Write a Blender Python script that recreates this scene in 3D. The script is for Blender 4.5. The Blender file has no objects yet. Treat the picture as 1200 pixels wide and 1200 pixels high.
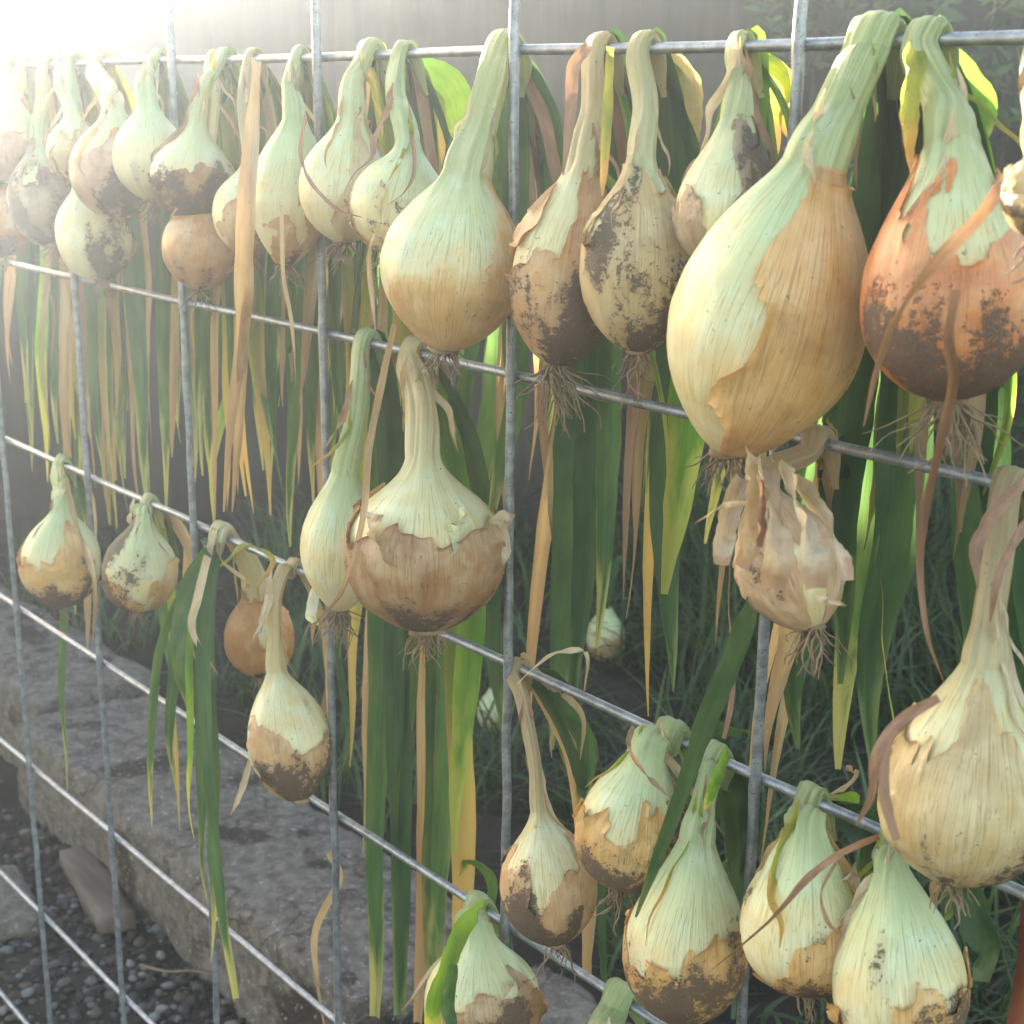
import bpy, bmesh, math, random
from mathutils import Vector, noise, Matrix
random.seed(7)
rnd = random.uniform
R = math.radians
SC = bpy.context.scene
COL = SC.collection

# ------------------------------------------------------------------ camera
F_PX = 1741.66
CAM = Vector((1.65585, -0.555188, 1.1228))
c_r = Vector((0.64150961, 0.76703628, 0.0109894))
c_u = Vector((-0.2107683, 0.16246527, 0.96394075))
c_f = Vector((-0.73759213, 0.62069347, -0.26588996))
cam = bpy.data.objects.new('camera', bpy.data.cameras.new('camera'))
COL.objects.link(cam)
m = Matrix((c_r, c_u, -c_f)).transposed().to_4x4()
m.translation = CAM
cam.matrix_world = m
cam.data.sensor_fit = 'HORIZONTAL'
cam.data.sensor_width = 36
cam.data.lens = 36 * F_PX / 1200
cam.data.clip_start = 0.02
cam.data.clip_end = 200
cam.data.dof.use_dof = True
cam.data.dof.focus_distance = 0.85
cam.data.dof.aperture_fstop = 20
SC.camera = cam

# ------------------------------------------------------------------ light
SUN_AZ, SUN_EL = -80.0, 9.0          # azimuth clockwise from +Y
world = bpy.data.worlds.new('World')
SC.world = world
world.use_nodes = True
wn = world.node_tree
sky = wn.nodes.new('ShaderNodeTexSky')
sky.sky_type = 'NISHITA'
sky.sun_disc = False
sky.sun_elevation = R(SUN_EL)
sky.sun_rotation = R(SUN_AZ)
sky.air_density = 1.0
sky.dust_density = 2.0
sky.ozone_density = 0.4
wn.links.new(sky.outputs[0], wn.nodes['Background'].inputs[0])
wn.nodes['Background'].inputs[1].default_value = 0.15
sd = bpy.data.lights.new('sun', 'SUN')
sd.energy = 5.0
sd.angle = R(0.5)
sd.color = (1.0, 0.96, 0.90)
sun = bpy.data.objects.new('sun', sd)
COL.objects.link(sun)
sdir = Vector((math.sin(R(SUN_AZ)) * math.cos(R(SUN_EL)), math.cos(R(SUN_AZ)) * math.cos(R(SUN_EL)), math.sin(R(SUN_EL))))
sun.rotation_euler = sdir.to_track_quat('Z', 'Y').to_euler()
sun.location = sdir * 10
SC.view_settings.view_transform = 'Standard'
SC.view_settings.look = 'None'
SC.view_settings.exposure = 2.72
SC.view_settings.gamma = 1
SC.view_settings.use_curve_mapping = False
SC.cycles.use_denoising = True
SC.cycles.volume_bounces = 1
SC.cycles.max_bounces = 8
SC.cycles.transparent_max_bounces = 8
SC.cycles.sample_clamp_indirect = 6

# ------------------------------------------------------------------ helpers
def tag(o, label=None, cat=None, group=None, kind=None):
    if label: o['label'] = label
    if cat: o['category'] = cat
    if group: o['group'] = group
    if kind: o['kind'] = kind
    return o

def empty(name, loc):
    o = bpy.data.objects.new(name, None)
    COL.objects.link(o)
    o.location = loc
    o.empty_display_size = 0.02
    return o

def mesh_obj(name, verts, faces, mat, parent=None, smooth=True, attrs=None, uv=None):
    """vertices are given in world space; they are stored relative to the parent"""
    off = parent.matrix_world.translation if parent is not None else Vector()
    if parent is not None:
        off = Vector(parent.location)
        p = parent.parent
        while p is not None:
            off += p.location
            p = p.parent
    me = bpy.data.meshes.new(name)
    me.from_pydata([(v[0] - off[0], v[1] - off[1], v[2] - off[2]) for v in verts], [], faces)
    if smooth:
        me.polygons.foreach_set('use_smooth', [True] * len(me.polygons))
    if attrs:
        for k, vals in attrs.items():
            if isinstance(vals[0], (tuple, list, Vector)):
                a = me.attributes.new(k, 'FLOAT_VECTOR', 'POINT')
                a.data.foreach_set('vector', [c for v in vals for c in v])
            else:
                a = me.attributes.new(k, 'FLOAT', 'POINT')
                a.data.foreach_set('value', vals)
    me.materials.append(mat)
    o = bpy.data.objects.new(name, me)
    COL.objects.link(o)
    if parent is not None:
        o.parent = parent
    return o

def ray(px, py):
    return c_f + c_r * ((px - 600) / F_PX) + c_u * ((600 - py) / F_PX)

def at(px, py, y=0.0):
    d = ray(px, py)
    return CAM + d * ((y - CAM.y) / d.y)

def atz(px, py, z):
    d = ray(px, py)
    return CAM + d * ((z - CAM.z) / d.z)

def px2m(p, px):
    return px * (p - CAM).dot(c_f) / F_PX

def catmull(pts, n):
    """pts list of Vectors -> n*(len-1)+1 points"""
    P = [pts[0] * 2 - pts[1]] + list(pts) + [pts[-1] * 2 - pts[-2]]
    out = []
    for i in range(1, len(P) - 2):
        p0, p1, p2, p3 = P[i - 1], P[i], P[i + 1], P[i + 2]
        for k in range(n):
            t = k / n
            out.append(0.5 * ((2 * p1) + (p2 - p0) * t + (2 * p0 - 5 * p1 + 4 * p2 - p3) * t * t + (3 * p1 - p0 - 3 * p2 + p3) * t ** 3))
    out.append(Vector(pts[-1]))
    return out

def lerp_tab(tab, t):
    if t <= tab[0][0]: return tab[0][1]
    for (a, va), (b, vb) in zip(tab, tab[1:]):
        if t <= b:
            i = [q[0] for q in tab].index(a)
            pa = tab[max(i - 1, 0)]; pb = tab[min(i + 2, len(tab) - 1)]
            ma = (vb - pa[1]) / (b - pa[0]); mb = (pb[1] - va) / (pb[0] - a)
            h = b - a; k = (t - a) / h
            return (2 * k ** 3 - 3 * k * k + 1) * va + (k ** 3 - 2 * k * k + k) * h * ma + (-2 * k ** 3 + 3 * k * k) * vb + (k ** 3 - k * k) * h * mb
    return tab[-1][1]

def sstep(a, b, x):
    x = max(0.0, min(1.0, (x - a) / (b - a)))
    return x * x * (3 - 2 * x)

def tube(path, rad, sides=6, taper=True, closed_ends=True):
    verts, faces = [], []
    n = len(path)
    ref = Vector((0.31, 0.2, 0.93))
    for i, p in enumerate(path):
        t = (path[min(i + 1, n - 1)] - path[max(i - 1, 0)]).normalized()
        a = t.cross(ref)
        if a.length < 1e-3: a = t.cross(Vector((1, 0, 0)))
        a.normalize()
        b = t.cross(a)
        r = rad(i / (n - 1)) if callable(rad) else rad
        for k in range(sides):
            an = 2 * math.pi * k / sides
            verts.append(p + a * (math.cos(an) * r) + b * (math.sin(an) * r))
    for i in range(n - 1):
        for k in range(sides):
            k2 = (k + 1) % sides
            faces.append((i * sides + k, i * sides + k2, (i + 1) * sides + k2, (i + 1) * sides + k))
    if closed_ends:
        faces.append(tuple(range(sides - 1, -1, -1)))
        faces.append(tuple((n - 1) * sides + k for k in range(sides)))
    return verts, faces

# ------------------------------------------------------------------ materials
class NT:
    def __init__(s, name):
        s.m = bpy.data.materials.new(name)
        s.m.use_nodes = True
        s.t = s.m.node_tree
        s.b = s.t.nodes['Principled BSDF']
        s.out = s.t.nodes['Material Output']
    def n(s, kind, **kw):
        nd = s.t.nodes.new('ShaderNode' + kind)
        for k, v in kw.items():
            setattr(nd, k, v)
        return nd
    def l(s, a, b): s.t.links.new(a, b)
    def put(s, sock, v):
        if hasattr(v, 'is_output'): s.l(v, sock)
        elif v is not None: sock.default_value = v
    def attr(s, name, what='Fac', typ='GEOMETRY'):
        a = s.n('Attribute', attribute_name=name, attribute_type=typ)
        return a.outputs[what]
    def math(s, op, a, b=None, c=None, clamp=False):
        nd = s.n('Math', operation=op, use_clamp=clamp)
        s.put(nd.inputs[0], a); s.put(nd.inputs[1], b)
        if c is not None: s.put(nd.inputs[2], c)
        return nd.outputs[0]
    def ramp(s, v, a, b, lo=0.0, hi=1.0):
        nd = s.n('MapRange', interpolation_type='SMOOTHSTEP')
        s.put(nd.inputs[0], v); s.put(nd.inputs[1], a); s.put(nd.inputs[2], b); s.put(nd.inputs[3], lo); s.put(nd.inputs[4], hi)
        return nd.outputs[0]
    def mix(s, f, a, b, mode='MIX'):
        nd = s.n('Mix', data_type='RGBA', blend_type=mode)
        s.put(nd.inputs[0], f)
        for i, v in ((6, a), (7, b)):
            if isinstance(v, tuple): v = (*v[:3], 1)
            s.put(nd.inputs[i], v)
        return nd.outputs[2]
    def noise(s, vec=None, scale=5.0, detail=4.0, rough=0.55, dist=0.0):
        nd = s.n('TexNoise')
        if vec is not None: s.l(vec, nd.inputs['Vector'])
        nd.inputs['Scale'].default_value = scale
        nd.inputs['Detail'].default_value = detail
        nd.inputs['Roughness'].default_value = rough
        nd.inputs['Distortion'].default_value = dist
        return nd.outputs['Fac']
    def coord(s, stretch=None, rand=True):
        tc = s.n('TexCoord')
        v = tc.outputs['Object']
        if rand:
            oi = s.n('ObjectInfo')
            mu = s.math('MULTIPLY', oi.outputs['Random'], 37.0)
            ad = s.n('VectorMath', operation='ADD')
            s.l(v, ad.inputs[0]); s.l(mu, ad.inputs[1])
            v = ad.outputs[0]
        if stretch:
            ml = s.n('VectorMath', operation='MULTIPLY')
            s.l(v, ml.inputs[0]); ml.inputs[1].default_value = stretch
            v = ml.outputs[0]
        return v
    def bump(s, h, strength=0.3, dist=0.001, normal=None):
        nd = s.n('Bump')
        s.put(nd.inputs['Height'], h)
        nd.inputs['Strength'].default_value = strength
        nd.inputs['Distance'].default_value = dist
        if normal is not None: s.l(normal, nd.inputs['Normal'])
        return nd.outputs[0]
    def base(s, col, rough=0.6, normal=None, spec=None, metal=None):
        if isinstance(col, tuple): col = (*col[:3], 1)
        s.put(s.b.inputs['Base Color'], col)
        s.put(s.b.inputs['Roughness'], rough)
        if normal is not None: s.l(normal, s.b.inputs['Normal'])
        if spec is not None: s.put(s.b.inputs['Specular IOR Level'], spec)
        if metal is not None: s.put(s.b.inputs['Metallic'], metal)
        return s.m
    def translucent(s, col, fac, normal=None):
        tr = s.n('BsdfTranslucent')
        s.put(tr.inputs[0], col)
        if normal is not None: s.l(normal, tr.inputs['Normal'])
        mx = s.n('MixShader')
        s.put(mx.inputs[0], fac)
        s.l(s.b.outputs[0], mx.inputs[1]); s.l(tr.outputs[0], mx.inputs[2])
        s.l(mx.outputs[0], s.out.inputs[0])

def onion_material():
    M = NT('onion_skin')
    co = M.coord()
    ht = M.attr('ht')
    skin = M.attr('skin')
    dirt = M.attr('dirt')
    vein = M.attr('vein', 'Vector')
    green = M.attr('green', typ='OBJECT')
    dry = M.attr('dry', typ='OBJECT')
    oi = M.n('ObjectInfo')
    skc = oi.outputs['Color']
    n1 = M.noise(co, 60, 5)
    n2 = M.noise(co, 260, 4)
    n3 = M.noise(co, 900, 2)
    # fleshy layer: cream belly running to pale green at shoulder and neck
    gsh = M.math('ADD', ht, M.math('MULTIPLY_ADD', n1, 0.5, -0.25))
    gm = M.math('MULTIPLY', M.ramp(gsh, 0.35, 0.95), green, clamp=True)
    cream = M.mix(M.ramp(n1, 0.35, 0.7), (0.77, 0.61, 0.30), (0.82, 0.73, 0.46))
    flesh = M.mix(gm, cream, (0.54, 0.62, 0.32))
    flesh = M.mix(M.math('MULTIPLY', M.ramp(n1, 0.5, 0.7), M.math('MULTIPLY', gm, 0.5)), flesh, (0.80, 0.80, 0.60))
    # vein lines running pole to pole
    ml = M.n('VectorMath', operation='MULTIPLY'); M.l(vein, ml.inputs[0]); ml.inputs[1].default_value = (5, 5, 0.55)
    vn = M.noise(ml.outputs[0], 1.6, 3, 0.5)
    line = M.ramp(M.math('ABSOLUTE', M.math('SUBTRACT', M.math('FRACT', M.math('MULTIPLY', vn, 7.0)), 0.5)), 0.0, 0.07, 1.0, 0.0)
    ml2 = M.n('VectorMath', operation='MULTIPLY'); M.l(vein, ml2.inputs[0]); ml2.inputs[1].default_value = (22, 22, 1.2)
    fine = M.noise(ml2.outputs[0], 1.5, 4, 0.6)
    # dry papery skin
    sk = M.math('ADD', skin, M.math('ADD', M.math('MULTIPLY_ADD', n2, 0.30, -0.15), M.math('MULTIPLY_ADD', n1, 0.22, -0.11)))
    crisp = M.ramp(sk, -0.012, 0.012)
    soft = M.ramp(sk, -0.30, 0.16)
    tear = M.ramp(M.noise(co, 38, 3), 0.47, 0.60)
    skm = M.math('ADD', M.math('MULTIPLY', crisp, M.math('MULTIPLY', tear, 0.6)), M.math('MULTIPLY', soft, M.math('SUBTRACT', 1.0, M.math('MULTIPLY', tear, 0.6))))
    skv = M.mix(M.ramp(n1, 0.3, 0.72), M.mix(1.0, skc, (0.88, 0.80, 0.68), 'MULTIPLY'), M.mix(0.35, skc, (0.80, 0.62, 0.36)))
    skv = M.mix(M.math('MULTIPLY', M.ramp(fine, 0.45, 0.75), 0.22), skv, M.mix(1.0, skc, (0.55, 0.42, 0.32), 'MULTIPLY'))
    nbig = M.noise(co, 28, 5, 0.6, 0.6)
    skv = M.mix(M.math('MULTIPLY', M.ramp(nbig, 0.50, 0.68), 0.42), skv, M.mix(1.0, skc, (0.50, 0.38, 0.30), 'MULTIPLY'))
    skv = M.mix(M.math('MULTIPLY', M.ramp(nbig, 0.44, 0.30), 0.55), skv, M.mix(0.6, skc, (0.80, 0.66, 0.46)))
    col = M.mix(skm, flesh, skv)
    # neck dries to straw
    dn = M.math('MULTIPLY', M.ramp(M.math('ADD', ht, M.math('MULTIPLY_ADD', fine, 0.8, -0.4)), 0.8, 1.25), dry, clamp=True)
    col = M.mix(dn, col, M.mix(fine, (0.42, 0.28, 0.13), (0.72, 0.60, 0.38)))
    # green streaks in neck
    col = M.mix(M.math('MULTIPLY', M.ramp(fine, 0.4, 0.7), M.math('MULTIPLY', M.ramp(ht, 0.8, 1.4), M.math('MULTIPLY', green, 0.7))), col, (0.24, 0.33, 0.09))
    lf = M.math('MULTIPLY', line, M.ramp(ht, 0.1, 0.6, 0.2, 0.5))
    col = M.mix(lf, col, M.mix(1.0, col, (0.55, 0.50, 0.38), 'MULTIPLY'))
    # edge of the torn skin
    edge = M.math('MULTIPLY', M.ramp(M.math('ABSOLUTE', sk), 0.0, 0.03, 1.0, 0.0), M.math('MULTIPLY', tear, 0.5))
    col = M.mix(edge, col, (0.22, 0.13, 0.07))
    # soil that stuck
    dsum = M.math('ADD', M.math('ADD', dirt, 0.1), M.math('ADD', M.math('MULTIPLY_ADD', n2, 1.3, -0.65), M.math('MULTIPLY_ADD', n3, 0.7, -0.35)))
    dm = M.ramp(dsum, 0.0, 0.28)
    dcol = M.mix(n3, (0.050, 0.033, 0.024), (0.19, 0.125, 0.085))
    film = M.math('MULTIPLY', M.ramp(M.math('ADD', dirt, M.math('MULTIPLY_ADD', n1, 1.0, -0.5)), -0.45, 0.25), 0.5)
    col = M.mix(film, col, M.mix(1.0, col, (0.52, 0.38, 0.28), 'MULTIPLY'))
    col = M.mix(M.math('MULTIPLY', dm, 0.9), col, dcol)
    col = M.mix(M.math('MULTIPLY', M.ramp(M.noise(co, 420, 2, 0.5), 0.68, 0.72), M.math('MULTIPLY', M.ramp(n1, 0.5, 0.64), 0.75)), col, (0.07, 0.045, 0.03))
    h = M.math('ADD', M.math('MULTIPLY', skm, 0.7), M.math('MULTIPLY', dm, M.math('ADD', n3, 0.5)))
    h = M.math('ADD', h, M.math('MULTIPLY', fine, 0.5))
    h = M.math('SUBTRACT', h, M.math('MULTIPLY', line, 0.35))
    nb = M.bump(h, 0.7, 0.0012)
    rough = M.math('ADD', M.math('MULTIPLY', dm, 0.4), M.math('MULTIPLY_ADD', n1, 0.22, 0.20), clamp=True)
    M.base(col, rough, nb, 0.45)
    M.translucent(M.mix(1.0, col, (1.2, 1.0, 0.6), 'MULTIPLY'), M.ramp(ht, 0.7, 1.2, 0.12, 0.4))
    return M.m

def leaf_material(name, ca, cb, ctip, tipstart, tr=0.45):
    M = NT(name)
    uv = M.attr('luv', 'Vector')
    sep = M.n('SeparateXYZ'); M.l(uv, sep.inputs[0])
    u, v = sep.outputs[0], sep.outputs[1]
    oi = M.n('ObjectInfo')
    ad = M.n('VectorMath', operation='ADD'); M.l(uv, ad.inputs[0]); M.l(M.math('MULTIPLY', oi.outputs['Random'], 50.0), ad.inputs[1])
    st = M.n('VectorMath', operation='MULTIPLY'); M.l(ad.outputs[0], st.inputs[0]); st.inputs[1].default_value = (14, 3.0, 1)
    ns = M.noise(st.outputs[0], 1.0, 4, 0.6)
    st2 = M.n('VectorMath', operation='MULTIPLY'); M.l(ad.outputs[0], st2.inputs[0]); st2.inputs[1].default_value = (1.5, 7.0, 1)
    nb_ = M.noise(st2.outputs[0], 1.0, 4)
    co = M.coord()
    nf = M.noise(co, 500, 3)
    col = M.mix(M.ramp(nb_, 0.3, 0.7), ca, cb)
    col = M.mix(M.math('MULTIPLY', M.ramp(ns, 0.45, 0.7), 0.45), col, M.mix(1.0, col, (0.55, 0.62, 0.5), 'MULTIPLY'))
    tipm = M.ramp(M.math('ADD', v, M.math('ADD', M.math('MULTIPLY_ADD', nb_, 0.5, -0.25), M.math('MULTIPLY', M.math('ABSOLUTE', M.math('SUBTRACT', u, 0.5)), 0.25))), tipstart, tipstart + 0.18)
    col = M.mix(tipm, col, ctip)
    spots = M.ramp(nf, 0.66, 0.74)
    col = M.mix(M.math('MULTIPLY', spots, 0.5), col, (0.16, 0.10, 0.05))
    nb = M.bump(M.math('ADD', ns, M.math('MULTIPLY', nf, 0.3)), 0.5, 0.0008)
    M.base(col, 0.5, nb, 0.35)
    M.translucent(M.mix(1.0, M.mix(0.0, col, col), (1.2, 1.25, 0.85), 'MULTIPLY'), tr)
    return M.m

MAT = {}
MAT['onion'] = onion_material()
MAT['G'] = leaf_material('leaf_green', (0.060, 0.122, 0.045), (0.115, 0.18, 0.065), (0.40, 0.36, 0.14), 0.85)
MAT['D'] = leaf_material('leaf_deep_green', (0.042, 0.085, 0.038), (0.07, 0.12, 0.05), (0.15, 0.19, 0.08), 0.9, 0.4)
MAT['B'] = leaf_material('leaf_fresh_green', (0.13, 0.26, 0.04), (0.19, 0.30, 0.05), (0.42, 0.40, 0.10), 0.75, 0.65)
MAT['Y'] = leaf_material('leaf_yellowing', (0.42, 0.38, 0.08), (0.24, 0.30, 0.07), (0.52, 0.33, 0.12), 0.6, 0.62)
MAT['T'] = leaf_material('leaf_straw', (0.48, 0.29, 0.16), (0.58, 0.41, 0.25), (0.40, 0.25, 0.15), 0.7, 0.4)
MAT['R'] = leaf_material('leaf_withered', (0.27, 0.14, 0.085), (0.42, 0.22, 0.13), (0.30, 0.17, 0.10), 0.6, 0.15)
MAT['P'] = leaf_material('skin_papery', (0.58, 0.42, 0.28), (0.70, 0.55, 0.39), (0.45, 0.28, 0.18), 0.8, 0.22)
MAT['W'] = leaf_material('skin_pale', (0.72, 0.70, 0.55), (0.78, 0.76, 0.64), (0.66, 0.58, 0.40), 0.8, 0.45)

def simple(name, ca, cb, scale, rough, bs=0.5, bd=0.002, detail=6, stretch=None, spec=0.3, extra=None):
    M = NT(name)
    co = M.coord(stretch)
    n = M.noise(co, scale, detail, 0.62)
    n2 = M.noise(co, scale * 6, 4, 0.6)
    col = M.mix(M.ramp(n, 0.3, 0.7), ca, cb)
    col = M.mix(M.math('MULTIPLY', n2, 0.5), col, M.mix(1.0, col, (0.55, 0.55, 0.55), 'MULTIPLY'))
    if extra: col = M.mix(M.ramp(M.noise(co, extra[1], 5), extra[2], extra[2] + 0.08), col, extra[0])
    if name == 'weathered_concrete':
        dn_ = M.n('TexNoise'); M.l(co, dn_.inputs['Vector']); dn_.inputs['Scale'].default_value = 9; dn_.inputs['Detail'].default_value = 5
        av = M.n('VectorMath', operation='MULTIPLY_ADD'); M.l(dn_.outputs['Color'], av.inputs[0]); av.inputs[1].default_value = (.35, .35, .35); M.l(co, av.inputs[2])
        vo = M.n('TexVoronoi', feature='DISTANCE_TO_EDGE'); M.l(av.outputs[0], vo.inputs['Vector']); vo.inputs['Scale'].default_value = 3.2
        cr = M.ramp(vo.outputs['Distance'], 0.004, 0.022, 1.0, 0.0)
        col = M.mix(M.math('MULTIPLY', cr, 0.35), col, (0.03, 0.022, 0.017))
        col = M.mix(M.ramp(M.noise(co, 130, 3), 0.62, 0.70), col, (0.36, 0.33, 0.29))
        n = M.math('SUBTRACT', n, M.math('MULTIPLY', cr, 0.5))
    if name == 'fence_board':
        oi = M.n('ObjectInfo'); col = M.mix(oi.outputs['Random'], M.mix(1.0, col, (0.35, 0.33, 0.32), 'MULTIPLY'), M.mix(1.0, col, (1.5, 1.3, 1.1), 'MULTIPLY'))
    nb = M.bump(M.math('ADD', n, M.math('MULTIPLY', n2, 0.5)), bs, bd)
    return M.base(col, rough, nb, spec)

MAT['root'] = simple('root_fibre', (0.36, 0.25, 0.15), (0.20, 0.13, 0.08), 80, 0.9)
M = NT('galvanised_wire')
co = M.coord(rand=False)
n = M.noise(co, 120, 5); n2 = M.noise(co, 700, 3)
col = M.mix(M.ramp(n, 0.35, 0.65), (0.22, 0.23, 0.25), (0.36, 0.37, 0.39))
col = M.mix(M.ramp(n2, 0.58, 0.7), col, (0.13, 0.115, 0.10))
MAT['wire'] = M.base(col, M.math('MULTIPLY_ADD', n, 0.3, 0.33), M.bump(n2, 0.4, 0.0004), 0.5, 0.75)
MAT['soil'] = simple('garden_soil', (0.014, 0.010, 0.007), (0.042, 0.029, 0.021), 14, 0.95, 0.9, 0.02)
MAT['ground'] = simple('packed_earth', (0.020, 0.015, 0.012), (0.050, 0.038, 0.030), 9, 0.95, 0.9, 0.01)
MAT['stone'] = simple('weathered_concrete', (0.13, 0.10, 0.08), (0.28, 0.225, 0.185), 55, 0.95, 1.0, 0.010, extra=((0.055, 0.038, 0.028), 9, 0.56))
MAT['board'] = simple('fence_board', (0.030, 0.026, 0.024), (0.068, 0.057, 0.051), 5, 0.85, 0.6, 0.003, stretch=(6, 6, 0.5))
MAT['rail'] = simple('fence_rail', (0.075, 0.06, 0.05), (0.12, 0.10, 0.085), 6, 0.85, 0.6, 0.003)
MAT['plank'] = simple('old_plank', (0.12, 0.085, 0.065), (0.21, 0.16, 0.13), 8, 0.9, 0.8, 0.003, stretch=(0.6, 6, 6))
MAT['redwood'] = simple('rust_red_wood', (0.32, 0.10, 0.055), (0.42, 0.15, 0.085), 12, 0.75, 0.5, 0.002, stretch=(6, 6, 0.5))
MAT['bark'] = simple('hedge_bark', (0.05, 0.035, 0.025), (0.10, 0.075, 0.055), 40, 0.9)
MAT['twig'] = simple('dry_twig', (0.16, 0.115, 0.075), (0.27, 0.20, 0.13), 60, 0.9)
M = NT('gravel_stone')
pc = M.attr('tint', 'Vector')
n = M.noise(M.coord(rand=False), 220, 4)
MAT['gravel'] = M.base(M.mix(M.math('MULTIPLY', n, 0.6), pc, M.mix(1.0, pc, (0.35, 0.32, 0.30), 'MULTIPLY')), 0.75, M.bump(n, 0.4, 0.001), 0.35)

def foliage_mat(name, ca, cb, tr):
    M = NT(name)
    tn = M.attr('tone')
    col = M.mix(tn, ca, cb)
    M.base(col, 0.45, None, 0.4)
    M.translucent(M.mix(1.0, col, (1.3, 1.5, 0.6), 'MULTIPLY'), tr)
    return M.m
MAT['hedge'] = foliage_mat('hedge_leaf', (0.018, 0.036, 0.016), (0.13, 0.19, 0.06), 0.4)
MAT['cover'] = foliage_mat('bed_blade', (0.022, 0.045, 0.018), (0.11, 0.15, 0.055), 0.35)

# ------------------------------------------------------------------ setting
g = mesh_obj('ground', [(-11, -11, 0), (11, -11, 0), (11, 11, 0), (-11, 11, 0)], [(0, 1, 2, 3)], MAT['ground'], smooth=False)
tag(g, 'dark packed earth of the yard', 'ground', kind='structure')

def soil_bed():
    x0, x1, y0, y1, nx, ny = -5.0, 5.5, 0.36, 7.0, 150, 110
    V, Fc = [], []
    for j in range(ny + 1):
        v = j / ny
        y = y0 + (y1 - y0) * v ** 1.6
        for i in range(nx + 1):
            x = x0 + (x1 - x0) * i / nx
            z = 0.085 + 0.030 * noise.fractal(Vector((x * 3, y * 3, 1)), 1, 2, 4) + 0.014 * noise.noise(Vector((x * 22, y * 22, 3)))
            if j == 0 or i in (0, nx) or j == ny: z = -0.05
            V.append((x, y, z))
    for j in range(ny):
        for i in range(nx):
            a = j * (nx + 1) + i
            Fc.append((a, a + 1, a + nx + 2, a + nx + 1))
    return mesh_obj('garden_bed', V, Fc, MAT['soil'])
tag(soil_bed(), 'dark soil of the raised garden bed', 'soil', kind='structure')

def icosphere(sub):
    bm = bmesh.new()
    bmesh.ops.create_icosphere(bm, subdivisions=sub, radius=1)
    v = [x.co.copy() for x in bm.verts]; f = [tuple(y.index for y in x.verts) for x in bm.faces]
    bm.free()
    return v, f
ICO1 = icosphere(1); ICO2 = icosphere(2)

def gravel():
    V, Fc, T = [], [], []
    def stone(x, y, z, s, big):
        iv, jf = ICO2 if big else ICO1
        o = len(V)
        sd_ = Vector((rnd(0, 90), rnd(0, 90), rnd(0, 90)))
        sc = Vector((s * rnd(.8, 1.35), s * rnd(.7, 1.1), s * rnd(.45, .8)))
        rot = Matrix.Rotation(rnd(0, 6.28), 3, 'Z') @ Matrix.Rotation(rnd(-.5, .5), 3, 'X')
        k = random.random()
        c = [(.06, .052, .047), (.035, .030, .027), (.12, .105, .095), (.045, .036, .030), (.22, .20, .18), (.11, .08, .06)][min(5, int(k * 6))]
        b = rnd(.55, 1.1)
        for p in iv:
            q = p * (1 + 0.28 * noise.noise(p * 1.7 + sd_))
            q = rot @ Vector((q.x * sc.x, q.y * sc.y, q.z * sc.z))
            V.append((x + q.x, y + q.y, z + q.z)); T.append((c[0] * b, c[1] * b, c[2] * b))
        Fc.extend(tuple(i + o for i in f) for f in jf)
    for i in range(5200):
        x = rnd(-1.9, 1.5); y = rnd(-0.55, 0.275)
        s = 0.0028 + 0.006 * random.random() ** 2.2
        near = -0.5 < x < 0.6 and y > -0.15
        stone(x, y, s * rnd(.15, .5), s, near and s > .005)
    for i in range(1900):
        x = rnd(-.45, .45); y = rnd(-0.08, 0.275)
        s = 0.0032 + 0.0065 * random.random() ** 2
        stone(x, y, s * rnd(.2, .6), s, True)
    return mesh_obj('gravel', V, Fc, MAT['gravel'], attrs={'tint': T})
tag(gravel(), 'dark loose gravel along the foot of the wire panel', 'gravel', kind='stuff')

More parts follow.
